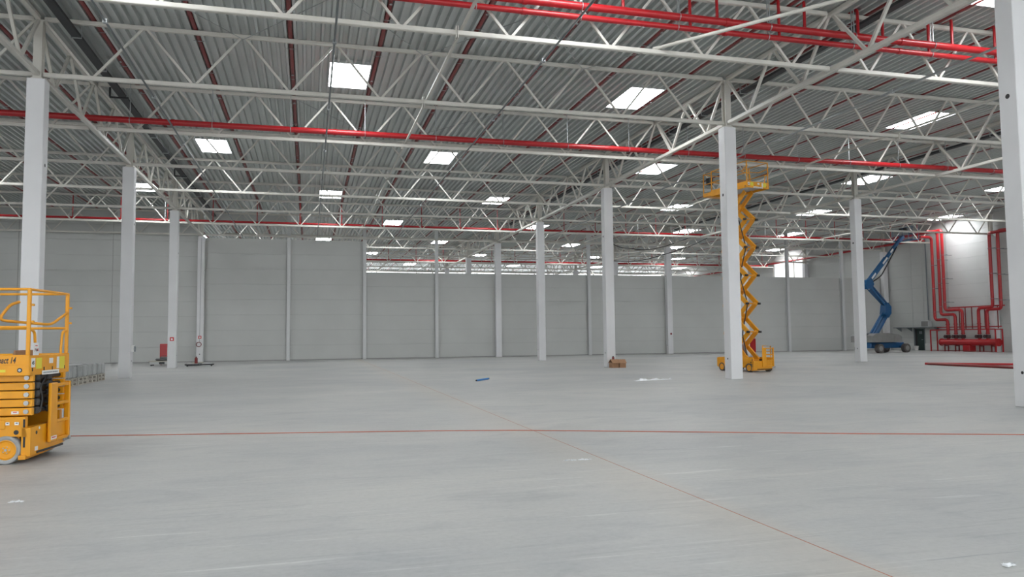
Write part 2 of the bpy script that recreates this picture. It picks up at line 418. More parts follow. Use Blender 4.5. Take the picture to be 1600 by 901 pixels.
b1 = MB().box(-25.5, XW, YW-.015, YW, 0, .06).build('baseboard_back', 'groove'); struct(b1, 'dark joint strip at the foot of the back wall', 'baseboard')

# ================================================================== COLUMNS
CA, CB = 0.484, 0.448
def column(x, y, label, grp='concrete columns', hole=None, detail=None):
    t = thing('concrete_column', label, 'column', (x, y, 0), 0, grp)
    link('shaft', M_SHAFT, t); link('base_plate', M_PLATE, t); link('steel_post', M_POST, t)
    if hole:
        link('lifting_hole', M_HOLE, t, (hole*CA/2, 0.0, 6.87))
        link('lifting_hole', M_HOLE, t, (hole*CA/2, 0.0, 0.75), None, (1, .6, .6))
    return t
M_SHAFT = MB().bbox(-CA/2, CA/2, -CB/2, CB/2, 0, ZT, .015).mesh('shaft', 'column')
M_PLATE = MB().box(-.16, .16, -.16, .16, ZT, ZT+.05).mesh('base_plate', 'steel')
M_POST = MB().box(-.12, .12, -.13, -.112, ZT+.05, 11.2).box(-.12, .12, .112, .13, ZT+.05, 11.2).box(-.006, .006, -.112, .112, ZT+.05, 11.2).box(-.16, .16, -.15, .15, 11.2, 11.22).mesh('steel_post', 'steel')
M_HOLE = MB().cyl((-.003, 0, 0), (.003, 0, 0), .055, 14).mesh('lifting_hole', 'black_paint')
c_a1 = column(XA, 0, 'white concrete column standing behind the yellow lift at left edge', hole=1)
c_a2 = column(XA, D, 'white concrete column beside the shrink wrapped pallets', hole=1)
c_a3 = column(XA, 2*D, 'white concrete column in front of the red cabinet', hole=1)
c_a4 = column(XA, 3*D, 'white concrete column with a round ring, against left part of back wall', hole=1)
column(XB, -D, 'large cut-off white concrete column at the right edge', hole=-1)
column(XB, 0, 'white concrete column in front of the tall raised scissor lift', hole=-1)
column(XB, D, 'white concrete column with cardboard boxes at its foot', hole=-1)
column(XB, 2*D, 'white concrete column just left of the one with cardboard boxes', hole=-1)
column(XB, 3*D, 'slim white column touching the middle of the back wall', hole=-1)
column(XC, D, 'white concrete column just left of the blue boom lift', hole=-1)
column(XC, 2*D, 'white column seen between the arms of the raised scissor lift', hole=-1)
c_c4 = column(XC, 3*D, 'slim white column with red dot against back wall, right of the cardboard boxes', hole=-1)
column(XD-.1, 2*D, 'white wall column behind the right pair of red risers')
column(XD-.1, 3*D, 'white wall column right behind the blue boom')
column(XB, 4*D, 'distant column head above the partition, nearer of two in middle row', 'columns beyond the partition')
column(XB, 5*D, 'distant column head above the partition, farther of two in middle row', 'columns beyond the partition')
column(XC, 4*D, 'distant column head above the partition, nearer of two in right row', 'columns beyond the partition')
column(XC, 5*D, 'distant column head above the partition, farther of two in right row', 'columns beyond the partition')
column(XD-.1, 4*D, 'distant wall column beside the high bright window')
# little fittings on the left columns
for c, z in ((c_a3, 1.72), (c_a4, 1.85)):
    s_ = MB().box(-.11, .11, -CB/2-.012, -CB/2-.001, z-.11, z+.11).build('fire_sign', 'sticker_red', c)
    MB().box(-.05, .05, -CB/2-.016, -CB/2-.012, z-.06, z+.05).build('pictogram', 'sticker_white', s_)
MB().tube([(-.06+.17*math.cos(i*PI/9), -CB/2-.03, 1.32+.17*math.sin(i*PI/9)) for i in range(18)], .025, 6, closed=True).build('hose_ring', 'red_dark', c_a4)
MB().tube([(-.02, -CB/2-.012, 1.5), (0.02, -CB/2-.012, 9.3)], .012, 6).build('cable', 'pipe_grey', c_a4)
MB().box(-.03, .03, -CB/2-.01, -CB/2, .55, .62).build('marker', 'black_paint', c_a4)
MB().cyl((.04, -CB/2-.012, 1.75), (.04, -CB/2, 1.75), .09, 14).build('marker', 'red_dark', c_c4)
sw = MB().bbox(CA/2, CA/2+.10, -.12, .12, 1.15, 1.45, .01).build('switch_box', 'sticker_white', c_a2)
MB().tube([(CA/2+.13, .12*math.cos(i*PI/6), 1.28+.12*math.sin(i*PI/6)) for i in range(12)], .018, 6, closed=True).build('coiled_cable', 'pipe_grey', sw)

# steel posts along the partition
M_WP = MB().box(-.13, .13, -.13, -.115, 0, 11.3).box(-.13, .13, .105, .12, 0, 11.3).box(-.006, .006, -.115, .105, 0, 11.3).mesh('wall_post', 'curb')
for x, lab in ((6.33, 'slim steel post on back wall, first right of the ringed column'), (12.15, 'slim steel post where the back wall steps down'),
               (17.95, 'slim steel post on back wall, first right of the step in height'), (31.24, 'slim steel post on back wall left of the cardboard box column'),
               (51.0, 'slim steel post on back wall below the high bright window'),
               (57.0, 'slim steel post on back wall beside the boom lift column')):
    tag(link('wall_post', M_WP, None, (x, YW-.16, 0)), lab, 'post', 'steel posts along the back wall')

# ================================================================== ROOF TRUSSES
def truss_meshes(p, n):
    L = p*n; zt, zb = 11.26, 9.66
    tc = MB().bbox(0.13, L-.13, -.065, .065, ZTOP-.07, ZDECK-.03, .02).mesh('top_chord', 'steel')
    bc = MB().bbox(0.13, L-.13, -.07, .07, ZB-.06, ZB+.07, .018).mesh('bottom_chord', 'steel')
    dn = MB().bar((.07, 0, zt), (p/2-.06, 0, zb), .068, .068, (0, 1, 0)).mesh('diagonal', 'steel')
    up = MB().bar((p/2+.06, 0, zb), (p-.07, 0, zt), .068, .068, (0, 1, 0)).mesh('diagonal', 'steel')
    dn0 = MB().bar((.15, 0, zt-.03), (p/2-.06, 0, zb), .068, .068, (0, 1, 0)).mesh('diagonal', 'steel')
    up1 = MB().bar((p/2+.06, 0, zb), (p-.15, 0, zt-.03), .068, .068, (0, 1, 0)).mesh('diagonal', 'steel')
    sp = MB().box(L/2-.035, L/2-.012, -.10, .10, ZB-.15, ZB+.17).box(L/2+.012, L/2+.035, -.10, .10, ZB-.15, ZB+.17).mesh('splice_plate', 'steel')
    return dict(tc=tc, bc=bc, dn=dn, up=up, sp=sp, p=p, n=n, L=L, dn0=dn0, up1=up1)
TM = {'L': truss_meshes(2.8843, 8), 'M': truss_meshes((XC-XB)/6, 6)}
def web_mesh(tm):
    mb = MB()
    for i in range(tm['n']):
        x = i*tm['p']; p = tm['p']
        mb.bar((x+.07, 0, 11.26), (x+p/2-.06, 0, 9.66), .068, .068, (0, 1, 0)).bar((x+p/2+.06, 0, 9.66), (x+p-.07, 0, 11.26), .068, .068, (0, 1, 0))
    return mb.mesh('web', 'steel')
for tm in TM.values(): tm['web'] = web_mesh(tm)
SPAN = [('left end bay', XL, 'L'), ('left bay', XA, 'L'), ('middle bay', XB, 'M'), ('right bay', XC, 'L')]
for k in range(-1, 14):
    y = k*D/2
    for si, (sn, x0, ty) in enumerate(SPAN):
        if k == -1 and si in (0, 3): continue
        if k == 0 and si == 3: continue
        if k > 6 and si == 0: continue
        tm = TM[ty]; far_ = k > 6
        sn2 = {'left end bay': 'left of the first column row', 'left bay': 'between first and second column rows', 'middle bay': 'between second and third column rows', 'right bay': 'between third column row and right wall'}[sn]
        if far_: lab = f'distant roof truss, {ORD[k-7]} line beyond the partition, {sn2}'; grp = 'far trusses beyond the partition'
        else: lab = f'off-white lattice roof truss, {ORD[k+1]} line from the camera, {sn2}'; grp = 'roof trusses'
        t = thing('roof_truss', lab, 'truss', (x0, y, 0), 0, grp)
        link('top_chord', tm['tc'], t); link('bottom_chord', tm['bc'], t)
        if far_: link('web', tm['web'], t)
        else:
            for i in range(tm['n']):
                link('diagonal', tm['dn0'] if i == 0 else tm['dn'], t, (i*tm['p'], 0, 0))
                link('diagonal', tm['up1'] if i == tm['n']-1 else tm['up'], t, (i*tm['p'], 0, 0))
            link('splice_plate', tm['sp'], t)
# jack trusses along the column rows
def jack_meshes():
    q = D/4; zt, zb = 11.26, 9.66
    d = {}
    d['tc'] = MB().bbox(-.07, .07, .13, D-.13, ZTOP-.09, ZDECK-.03, .02).mesh('top_chord', 'steel')
    d['bc'] = MB().bbox(-.08, .08, .13, D-.13, ZB-.07, ZB+.07, .02).mesh('bottom_chord', 'steel')
    d['dn'] = MB().bar((0, .09, zt), (0, q/2-.06, zb), .085, .085, (1, 0, 0)).mesh('diagonal', 'steel')
    d['up'] = MB().bar((0, q/2+.06, zb), (0, q-.09, zt), .085, .085, (1, 0, 0)).mesh('diagonal', 'steel')
    d['po'] = MB().bar((0, D/2, ZB+.09), (0, D/2, ZTOP-.09), .12, .12).mesh('hanger_post', 'steel')
    w = MB()
    for i in range(4): w.bar((0, i*q+.09, zt), (0, i*q+q/2-.06, zb), .085, .085, (1, 0, 0)).bar((0, i*q+q/2+.06, zb), (0, (i+1)*q-.09, zt), .085, .085, (1, 0, 0))
    d['web'] = w.mesh('web', 'steel')
    return d
JM = jack_meshes()
for rn, x in (('first', XA), ('second', XB), ('third', XC)):
    for r in range(-1, 6):
        if rn == 'first' and r > 2: continue
        if rn == 'third' and r < 0: continue
        far_ = r > 2
        lab = f'distant jack truss of the {rn} column row, {ORD[r-3]} beyond the partition' if far_ else f'off-white jack truss over the {rn} column row, {ORD[r+1]} from the camera'
        t = thing('jack_truss', lab, 'truss', (x, r*D, 0), 0, f'far jack trusses {rn} row' if far_ else 'jack trusses')
        link('top_chord', JM['tc'], t); link('bottom_chord', JM['bc'], t)
        if far_: link('web', JM['web'], t)
        else:
            for i in range(4):
                link('diagonal', JM['dn'], t, (0, i*D/4, 0)); link('diagonal', JM['up'], t, (0, i*D/4, 0))
# ties and braces
tag(MB().bar((11.68, -12, 9.74), (11.68, 36, 9.74), .07).build('tie_bar', 'steel'), 'straight pale tie bar crossing the trusses of the left bay at mid-span', 'tie bar')
tag(MB().bar((30.87, -12, 9.74), (30.87, 36, 9.74), .07).build('tie_bar', 'steel'), 'straight pale tie bar crossing the trusses of the middle bay', 'tie bar')
tag(MB().bar((50.2, 3, 9.74), (50.2, 36, 9.74), .07).build('tie_bar', 'steel'), 'straight pale tie bar crossing the trusses of the right bay', 'tie bar')
tag(MB().tube([(17.2, -5.9, 9.72), (22.9, -13.3, 9.72)], .05, 10).build('diagonal_brace', 'steel'), 'slanting pale brace tube in front of the red pipe pair', 'brace')
n = 0
for (x, y) in ((11.537, 0), (17.3, 0), (11.537, D), (5.77, 0)):
    for s in (-1, 1):
        n += 1; tag(MB().tube([(x, y-.05, 11.2), (x+s*4.3, y-D/2+.1, 11.3)], .012, 6).build('bracing_rod', 'galv'), f'thin steel roof bracing rod, {ORD[n]} from the left end of the bay', 'rod', 'thin roof bracing rods')

# ================================================================== SERVICES UNDER THE ROOF
def straight_conduit(x, z, y0, y1, r, label, mt='conduit'):
    t = thing('conduit', label, 'conduit', (x, y0, z))
    MB().tube([(0, 0, 0), (0, y1-y0, 0)], r, 8).build('tube', mt, t)
    me = MB().box(-.05, .05, -.05, .05, -.05, .05).mesh('coupling', 'galv')
    for i in range(int((y1-y0)/6)): link('coupling', me, t, (0, 2+6*i, 0))
straight_conduit(8.45, 9.46, -13, 35, .03, 'dark steel conduit running into depth left of the nearest skylight')
straight_conduit(2.98, 9.46, -13, 35, .03, 'dark steel conduit running into depth beside the first column row')
straight_conduit(14.22, 9.46, -13, 35, .03, 'dark steel conduit running into depth right of the mid-span tie')
straight_conduit(26.1, 9.46, -13, 35, .04, 'grey steel conduit running into depth right of the second column row', 'galv')
for x, lab in ((0.85, 'black cable tray under the roof beside the first column row'), (24.15, 'black cable tray under the roof beside the second column row'), (39.6, 'black cable tray under the roof beside the third column row')):
    t = thing('cable_tray', lab, 'cable tray', (x, -13, 11.02))
    MB().box(-.13, .13, 0, 49, 0, .012).box(-.13, -.118, 0, 49, .012, .09).box(.118, .13, 0, 49, .012, .09).build('tray', 'dark', t)
    MB().box(-.09, .08, 0, 49, .013, .06).build('cables', 'black_paint', t)
    me = MB().box(-.15, .15, -.02, .02, -.03, -.001).box(-.15, -.135, -.02, .02, -.001, .37).box(.135, .15, -.02, .02, -.001, .37).mesh('hanger', 'galv')
    for i in range(16): link('hanger', me, t, (0, 1.5+3*i, 0))
    if x < 1:
        for yy in (19.2, 33.6): MB().box(-.38, .28, yy-.03, yy+.03, -.14, -.08).box(-.40, -.34, yy-.03, yy+.03, -.08, .30).build('support_arm', 'black_paint', t)
tag(MB().tube(fillet([(32.12, 34.4, 9.91), (33.28, 34.4, 9.17), (35.95, 34.4, 8.95), (37.78, 34.4, 9.32), (39.96, 34.4, 10.1)], 1.5), .035, 6).build('hanging_cable', 'black_paint'), 'upper sagging black cable hanging above the partition right of the box column', 'cable')
tag(MB().tube(fillet([(31.30, 35.9, 8.3), (33.16, 34.6, 7.98), (35.42, 34.6, 8.02), (37.86, 34.6, 8.67), (40.36, 34.6, 9.46), (41.95, 34.6, 10.18)], 1.5), .035, 6).build('hanging_cable', 'black_paint'), 'lower sagging black cable hanging above the partition right of the box column', 'cable')
# sprinkler range pipes lying in the deck troughs
M_SPR = MB().tube([(0, 0, 0), (0, Y1+12.3, 0)], .072, 10).mesh('pipe', 'red_dark')
M_CLIP = MB().box(-.16, .16, -.012, .012, -.085, -.072).mesh('clip', 'galv')
M_HEAD = MB().cyl((0, 0, -.05), (0, 0, -.10), .022, 8).cyl((0, 0, -.10), (0, 0, -.106), .05, 10).mesh('sprinkler_head', 'galv')
lines = [(XL+2.8843*(i+.5), 'first') for i in range(3, 8)]+[(XA+2.8843*(i+.5), 'second') for i in range(8)]+[(XB+(XC-XB)/6*(i+.5), 'third') for i in range(6)]+[(XC+2.8843*(i+.5), 'fourth') for i in range(8)]
cnt = {}
WORD = {'first': 'left of the first column row', 'second': 'between first and second column rows', 'third': 'between second and third column rows', 'fourth': 'between third column row and right wall'}
for x, bay in lines:
    cnt[bay] = cnt.get(bay, 0)+1
    t = thing('sprinkler_pipe', f'dark red sprinkler pipe, {ORD[cnt[bay]-1]} from left {WORD[bay]}', 'pipe', (x, -12.5, ZDECK+.045), 0, 'sprinkler range pipes')
    link('pipe', M_SPR, t)
    for i in range(16): link('clip', M_CLIP, t, (0, 1.1+3.06*i, 0))
    for i in range(14): link('sprinkler_head', M_HEAD, t, (0, 2.3+3.4*i, 0))
# red distribution mains across the hall
def main_pipe(y, z, x0, x1, r, label, risers=(), rise_r=.045, joint=6.0, second=None):
    t = thing('sprinkler_main', label, 'pipe', (x0, y, z))
    MB().tube([(0, 0, 0), (x1-x0, 0, 0)], r, 16).build('pipe', 'red', t)
    cp = MB().cyl((-.06, 0, 0), (.06, 0, 0), r+.016, 16).mesh('coupling', 'red')
    hg = MB().tube([(0, (r+.012)*math.cos(a*PI/8), (r+.012)*math.sin(a*PI/8)) for a in range(16)], .012, 5, closed=True).box(-.012, .012, -.012, .012, r+.01, max(.2, 11.38-z)).mesh('hanger', 'galv')
    k = 0; x = 1.3
    while x < x1-x0:
        link('coupling', cp, t, (x, 0, 0)); x += joint
    x = .6
    while x < x1-x0:
        link('hanger', hg, t, (x, 0, 0)); x += 2.9
    for rx in risers:
        MB().tube(fillet([(rx-x0, 0, r*.6), (rx-x0, 0, ZDECK+.05-z), (rx-x0, .35, ZDECK+.05-z)], .12), rise_r, 8).build('riser', 'red', t)
    return t
rs = [x for x, b in lines]
main_pipe(D/2-.28, 9.93, -22.5, 61.2, .115, 'long bright red main pipe crossing the whole hall in front of a truss')
main_pipe(-D/2-.36, 10.53, -6, 44, .105, 'upper of two parallel red pipes at the top of the picture', [x+.25 for x in rs if 10 < x < 43])
main_pipe(-D/2-.12-.14, 10.27, -6, 44, .08, 'lower of two parallel red pipes at the top of the picture', [x-.55 for x in rs if 16 < x < 43])
main_pipe(2.5*D+.24, 9.80, -22.5, 61.0, .075, 'red main pipe in front of the back wall with short risers', [x for x in rs if x > -14], rise_r=.032)
main_pipe(4.5*D+.25, 9.76, 2, 61.0, .12, 'distant red main pipe seen above the partition wall', [x for x in rs if x > 12], rise_r=.032)
# ================================================================== RED RISERS AND MANIFOLD AT THE RIGHT WALL
def riser_set():
    xp = XW-1.0
    spec = [(29.27, 2.72, 27.93, 10.1), (28.60, 3.15, 27.12, 10.4), (28.14, 3.52, 26.40, 10.5), (23.42, 3.58, 24.79, 9.55), (22.66, 3.45, 24.00, 9.7)]
    names = ['leftmost', 'second', 'middle', 'fourth', 'rightmost']
    clamp = MB().tube([(.145*math.cos(a*PI/8), .145*math.sin(a*PI/8), 0) for a in range(16)], .014, 5, closed=True).box(.14, .98, -.02, .02, -.02, .02).box(.145, .185, -.35, .35, -.025, .025).mesh('clamp', 'pipe_grey')
    for (y, ze, ym, zt), nm in zip(spec, names):
        t = thing('riser_pipe', f'tall red riser pipe on the right wall, {nm} of five', 'pipe', (xp, ym, 1.42), 0, 'five red risers')
        pts = [(0, 0, 0), (0, 0, ze-1.42), (0, y-ym, ze-1.42), (0, y-ym, zt-1.42)]
        if nm == 'rightmost': pts += [(0, y-ym-12, zt-1.42+.0)]
        if nm == 'leftmost': pts[-1] = (0, y-ym, zt-1.5); pts += [(-1.2, y-ym, zt-1.5)]
        if nm == 'second': pts += [(-1.2, y-ym, zt-1.42)]
        if nm == 'middle': pts += [(-.0, y-ym+6.0, zt-1.42+.0)]
        if nm == 'fourth': pts += [(-.5, y-ym-.5, zt-1.42), (-.5, y-ym-11, zt-1.42)]
        MB().tube(fillet(pts, .30), .125, 14).build('pipe', 'red', t)
        fl_ = MB().cyl((0, 0, -.03), (0, 0, .03), .17, 16).mesh('flange', 'red')
        link('flange', fl_, t, (0, 0, .1)); link('flange', fl_, t, (0, 0, .9))
        z = ze+.7
        while z < zt-.6:
            link('clamp', clamp, t, (0, y-ym, z-1.42)); z += 2.05
        v = MB().bbox(-.16, .16, -.16, .16, -.30, -.02, .05).cyl((-.35, 0, -.16), (-.1, 0, -.16), .03, 8).cyl((-.37, 0, -.16), (-.33, 0, -.16), .14, 14).build('valve', 'valve', t)
    # manifold
    t = thing('manifold', 'big red horizontal manifold on legs below the risers', 'manifold', (xp, 25.85, 0))
    MB().tube([(0, -2.75, .78), (0, 2.75, .78)], .27, 20).build('header_pipe', 'red', t)
    for s in (-1, 1): MB().cyl((0, s*2.75, .78), (0, s*2.84, .78), .32, 20).build('end_flange', 'red', t)
    for yy in (-2.3, -1.2, 1.2, 2.3):
        MB().box(-.22, -.16, yy-.05, yy+.05, 0, .6).box(.16, .22, yy-.05, yy+.05, 0, .6).box(-.22, .22, yy-.05, yy+.05, .44, .52).build('leg', 'red_dark', t)
    MB().bbox(-.35, .35, -.35, .35, 0, .55, .04).build('pedestal', 'red', t)
    for ym in (27.93, 27.12, 26.40, 24.79, 24.00): MB().cyl((0, ym-25.85, .98), (0, ym-25.85, 1.115), .13, 14).build('branch', 'red', t)
    # guard frame
    t = thing('guard_frame', 'red square-tube guard frame standing around the manifold', 'frame', (XW-1.45, 26.12, 0))
    for yy in (-3.22, 3.25):
        MB().box(-.04, .04, yy-.04, yy+.04, 0, 1.86).build('post', 'red', t)
        MB().box(.66, .74, yy-.04, yy+.04, 0, 1.86).build('post', 'red', t)
        MB().box(.04, .66, yy-.04, yy+.04, 1.78, 1.86).build('side_rail', 'red', t)
    MB().box(-.04, .04, -3.18, 3.21, 1.80, 1.88).build('top_rail', 'red', t)
    MB().box(.66, .74, -3.18, 3.21, 2.02, 2.10).build('top_rail', 'red', t)
    MB().box(-.04, .04, -3.18, 3.21, .05, .10).build('bottom_rail', 'red_dark', t)
    # pipe rack frame above
    t = thing('pipe_rack', 'thin red support frame on the right wall behind the riser bends', 'frame', (XW-.62, 25.45, 0))
    MB().box(-.05, .05, -2.75, 2.75, 3.68, 3.78).build('top_rail', 'red', t)
    for yy in (-2.1, -.9, -.35, .35, 1.0, 1.6):
        MB().box(-.03, .03, yy-.03, yy+.03, 1.9, 3.68).build('upright', 'red_dark', t)
riser_set()
tag(MB().tube([(XW-.35, 31.0, 10.05), (XW-.35, 86, 10.05)], .11, 12).build('wall_main', 'red'), 'red pipe running along the right wall into the distance', 'pipe')
tag(MB().tube([(XW-.12, 30.9, 2.75), (XW-.12, 30.9, 10.3)], .055, 8).build('wall_conduit', 'pipe_grey'), 'grey vertical conduit left of the leftmost riser', 'conduit')
t = thing('canopy_shelf', 'grey sheet metal canopy above the service door', 'canopy', (XW, 32.1, 2.06))
MB().bbox(-.75, 0, -2.5, 2.4, 0, .07, .01).build('canopy_sheet', 'pipe_grey', t)
for yy in (-2.2, 0.9, 2.2): MB().prism([(-.6, 0), (0, 0), (0, -.35)], yy-.02, yy+.02).build('bracket', 'pipe_grey', t)
t = thing('control_box', 'pale grey control box on the canopy below the conduit', 'box', (XW-.32, 30.95, 2.132))
MB().bbox(-.2, .2, -.42, .42, 0, .55, .02).build('case', 'curb', t)
MB().bbox(-.215, -.2, -.38, .38, .04, .51, .004).build('cover', 'cowl', t)
t = thing('bucket', 'white plastic bucket in front of the service door', 'bucket', (XW-.55, 32.0, 0))
MB().add(*(lambda n=16: ([(.15*math.cos(2*PI*i/n), .15*math.sin(2*PI*i/n), 0) for i in range(n)]+[(.2*math.cos(2*PI*i/n), .2*math.sin(2*PI*i/n), .42) for i in range(n)]+[(.185*math.cos(2*PI*i/n), .185*math.sin(2*PI*i/n), .42) for i in range(n)]+[(.14*math.cos(2*PI*i/n), .14*math.sin(2*PI*i/n), .02) for i in range(n)],
   [tuple(range(n))[::-1], tuple(range(3*n, 4*n))]+[(k*n+i, k*n+(i+1) % n, (k+1)*n+(i+1) % n, (k+1)*n+i) for k in range(3) for i in range(n)]))()).build('tub', 'sticker_white', t)
MB().tube([(0, .19*math.cos(i*PI/8), .40-.16*math.sin(i*PI/8)*1.0) if False else (-.16*math.sin(i*PI/8)-.04, .19*math.cos(i*PI/8), .40-.08*math.sin(i*PI/8)) for i in range(9)], .006, 5).build('bail', 'galv', t)

# ================================================================== SCISSOR LIFTS
# local frame: x=0 is the entry end (ladder), body runs to -x; y from -.09 to 1.17 is the width
def scissor_lift(label, loc, rz, lift=0.0, levels=5, lettering=True, far=False):
    t = thing('scissor_lift', label, 'lift', loc, rz)
    L = 2.42; y0, y1 = -.09, 1.17
    zp = 1.19+lift                                          # underside of the platform skirt
    Y = 'yellow'
    # --- chassis
    ch = MB()
    ch.prism([(-L+.05, .20), (-L+.05, .60), (-.36, .63), (-.06, .63), (-.06, .48), (-.02, .36), (-.06, .36), (-.14, .37), (-.44, .37), (-.58, .20)], -.03, .05)
    ch.prism([(-L+.05, .20), (-L+.05, .60), (-.36, .63), (-.06, .63), (-.06, .48), (-.02, .36), (-.06, .36), (-.14, .37), (-.44, .37), (-.58, .20)], 1.03, 1.11)
    ch.box(-L+.06, -.16, .05, 1.03, .18, .40)
    c = ch.build('chassis', Y, t)
    e = MB().prism([(-.03, .10), (-.03, .48), (.10, .49), (.55, .49), (1.06, .46), (1.06, .16)], -.10, .015, 'x'); e.build('end_panel', Y, t)
    e2 = MB().prism([(-.06, .06), (.55, .08), (1.04, .11), (1.04, .155), (-.06, .115)], -.12, -.03, 'x'); e2.build('guard_bar', 'yellow_worn', t)
    MB().box(-.05, .022, .15, .98, .115, .145).build('guard_slot', 'black_paint', t)
    MB().box(-.0, .03, .98, 1.10, .17, .25).cyl((.0, 1.12, .21), (.06, 1.12, .21), .03, 10).build('tow_lug', 'galv', t)
    MB().bbox(-2.2, -.30, -.045, -.028, .47, .60, .01).build('side_cover', Y, t)
    MB().cyl((-.14, -.036, .545), (-.14, -.028, .545), .012, 8).build('latch', 'galv', t)
    MB().box(-.075, -.055, -.05, -.03, .49, .60).build('stop_bracket', 'black_paint', t)
    # dark hatch notch above the wheel
    MB().cyl((-.165, -.034, .425), (-.165, -.029, .425), .032, 14).build('cable_port', 'black_paint', t)
    MB().bbox(-L+.02, -L+.08, .05, 1.03, .15, .62, .01).build('end_panel', Y, t)
    # hinge block at the corner
    MB().box(-.075, -.05, -.035, -.025, .22, .36).build('hinge', 'black_paint', t)
    # --- wheels
    def ring(n, prof):
        vs = [(r*math.cos(2*PI*i/n), y, r*math.sin(2*PI*i/n)) for r, y in prof for i in range(n)]
        fs = [(k*n+i, k*n+(i+1) % n, (k+1)*n+(i+1) % n, (k+1)*n+i) for k in range(len(prof)-1) for i in range(n)]
        return vs, fs
    R_ = .19
    ty = MB(); vs, fs = ring(36, [(.135, -.07), (.165, -.085), (R_-.008, -.085), (R_, -.07), (R_, .05), (R_-.008, .06), (.135, .06), (.135, -.07)]); ty.add(vs, fs, False)
    tym = ty.mesh('tyre', 'tyre_dark' if far else 'tyre')
    hb = MB(); vs, fs = ring(28, [(.136, .02), (.136, -.068), (.125, -.072), (.115, -.055), (.06, -.052), (.045, -.06), (.0005, -.06)]); hb.add(vs, fs, False)
    hbm = hb.mesh('hub', Y)
    nt_ = MB().cyl((0, -.06, 0), (0, -.072, 0), .018, 8)
    for i in range(5): nt_.cyl((.042*math.cos(i*2*PI/5), -.055, .042*math.sin(i*2*PI/5)), (.042*math.cos(i*2*PI/5), -.064, .042*math.sin(i*2*PI/5)), .008, 6)
    ntm = nt_.mesh('wheel_nuts', 'galv')
    for wx in (-.29, -2.05):
        for wy, fl_ in ((.035, 0), (1.045, PI)):
            w = bpy.data.objects.new('wheel', None); COL.objects.link(w); w.parent = t; w.location = (wx, wy, R_); w.rotation_euler = (0, 0, fl_)
            link('tyre', tym, w); link('hub', hbm, w); link('wheel_nuts', ntm, w)
    # --- scissor stack
    n = levels; z0 = .64; zt = zp-.02
    pin = MB().cyl((0, -.02, 0), (0, .0, 0), .026, 12).mesh('pin', 'galv')
    if lift < .1:
        h = .115
        for i in range(5):
            za = z0-.0+i*h
            for ya, yb in ((.02, .09), (.99, 1.06)):
                MB().bbox(-L+.12, -.0, ya, yb, za+.006, za+h-.008, .006).build('arm', Y, t)
            for ya, yb in ((.13, .19), (.89, .95)):
                MB().bbox(-L+.06, -.10, ya, yb, za+.006, za+h-.02, .006).build('arm', Y, t)
            p = link('pin', pin, t, (-.07, .018, za+h/2)); p.scale = (1.25, 1, 1.25)
            link('pin', pin, t, (-L/2, .018, za+h/2))
            MB().cyl((-.07, .09, za+h/2), (-.07, .99, za+h/2), .03, 10).build('cross_tube', 'black_paint', t)
            MB().bbox(-.06, -.015, .20, .29, za+.01, za+h-.01, .01).build('pivot_block', 'rubber', t)
            MB().bbox(-.06, -.015, .55, .64, za+.01, za+h-.01, .01).build('pivot_block', 'rubber', t)
        MB().tube(fillet([(-.05, .36, .66), (-.03, .40, .85), (-.06, .37, 1.0), (-.05, .5, 1.14)], .06), .02, 8).build('hose', 'black_paint', t)
        MB().tube(fillet([(-.05, .74, .66), (-.03, .70, .85), (-.06, .75, 1.0), (-.05, .66, 1.14)], .06), .022, 8).build('hose', 'rubber', t)
        MB().box(-L+.2, -.16, .2, .88, .64, 1.15).build('interior_shade', 'black_paint', t)  # black fill stands in for the shade and hoses between the arms
    else:
        H = zt-.03-.50; hh = H/n; xa, xb = -.62, -2.12
        for i in range(n):
            za, zb_ = .50+i*hh, .50+(i+1)*hh
            for yo, yi in ((.26, .34), (.84, .76)):
                MB().bar((xa, yo, za), (xb, yo, zb_), .07, .19, (0, 0, 1)).build('arm', Y, t)
                MB().bar((xb, yi, za), (xa, yi, zb_), .07, .19, (0, 0, 1)).build('arm', Y, t)
            for px, pz in ((xa, za), (xb, za), ((xa+xb)/2, (za+zb_)/2)):
                MB().cyl((px, .22, pz), (px, .88, pz), .04, 10).build('cross_tube', 'yellow_worn', t)
            MB().bar((xa, .22, za), (xa+.14, .22, za-.01), .09, .09).build('pad', 'black_paint', t)
            MB().bar((xa, .88, za), (xa+.14, .88, za-.01), .09, .09).build('pad', 'black_paint', t)
        MB().bar((xa-.3, .5, .62), ((xa+xb)/2-.3, .5, .5+hh*1.25), .10, .10).build('lift_cylinder', 'galv', t)
        MB().bar((xb+.3, .5, .5+hh*2.1), ((xa+xb)/2+.2, .5, .5+hh*3.2), .10, .10).build('lift_cylinder', 'rubber', t)
        MB().tube(fillet([(xa-.1, .3, .6), (xa-.4, .3, .5+hh*.9), (xa, .3, .5+hh*2), (xa-.45, .3, .5+hh*3), (xa, .3, .5+hh*4), (xa-.4, .3, .5+hh*5)], .2), .025, 6).build('hose', 'black_paint', t)
    # --- ladder on the entry end
    ld = MB().bbox(.03, .075, .42, .64, .22, 1.06, .012); ld.build('ladder_rail', Y, t)
    MB().bbox(.0, .075, 1.02, 1.075, .24, 1.06, .01).build('ladder_rail', Y, t)
    MB().bbox(-.01, .03, .70, 1.02, .26, .50, .01).build('ladder_back', Y, t)
    for z in (.24, .50, .755, 1.02): MB().bbox(.02, .07, .64, 1.02, z-.022, z+.022, .008).build('rung', Y, t)
    MB().bbox(.0, .05, 1.075, 1.095, .50, .62, .005).build('bumper', 'black_paint', t)
    # --- platform
    pf = MB()
    pf.bbox(-L, 0, y0, y0+.035, zp, zp+.285, .008).bbox(-L, 0, y1-.035, y1, zp, zp+.285, .008)
    pf.bbox(-.035, .0, y0+.035, y1-.035, zp, zp+.275, .006).bbox(-L, -L+.035, y0+.035, y1-.035, zp, zp+.275, .006)
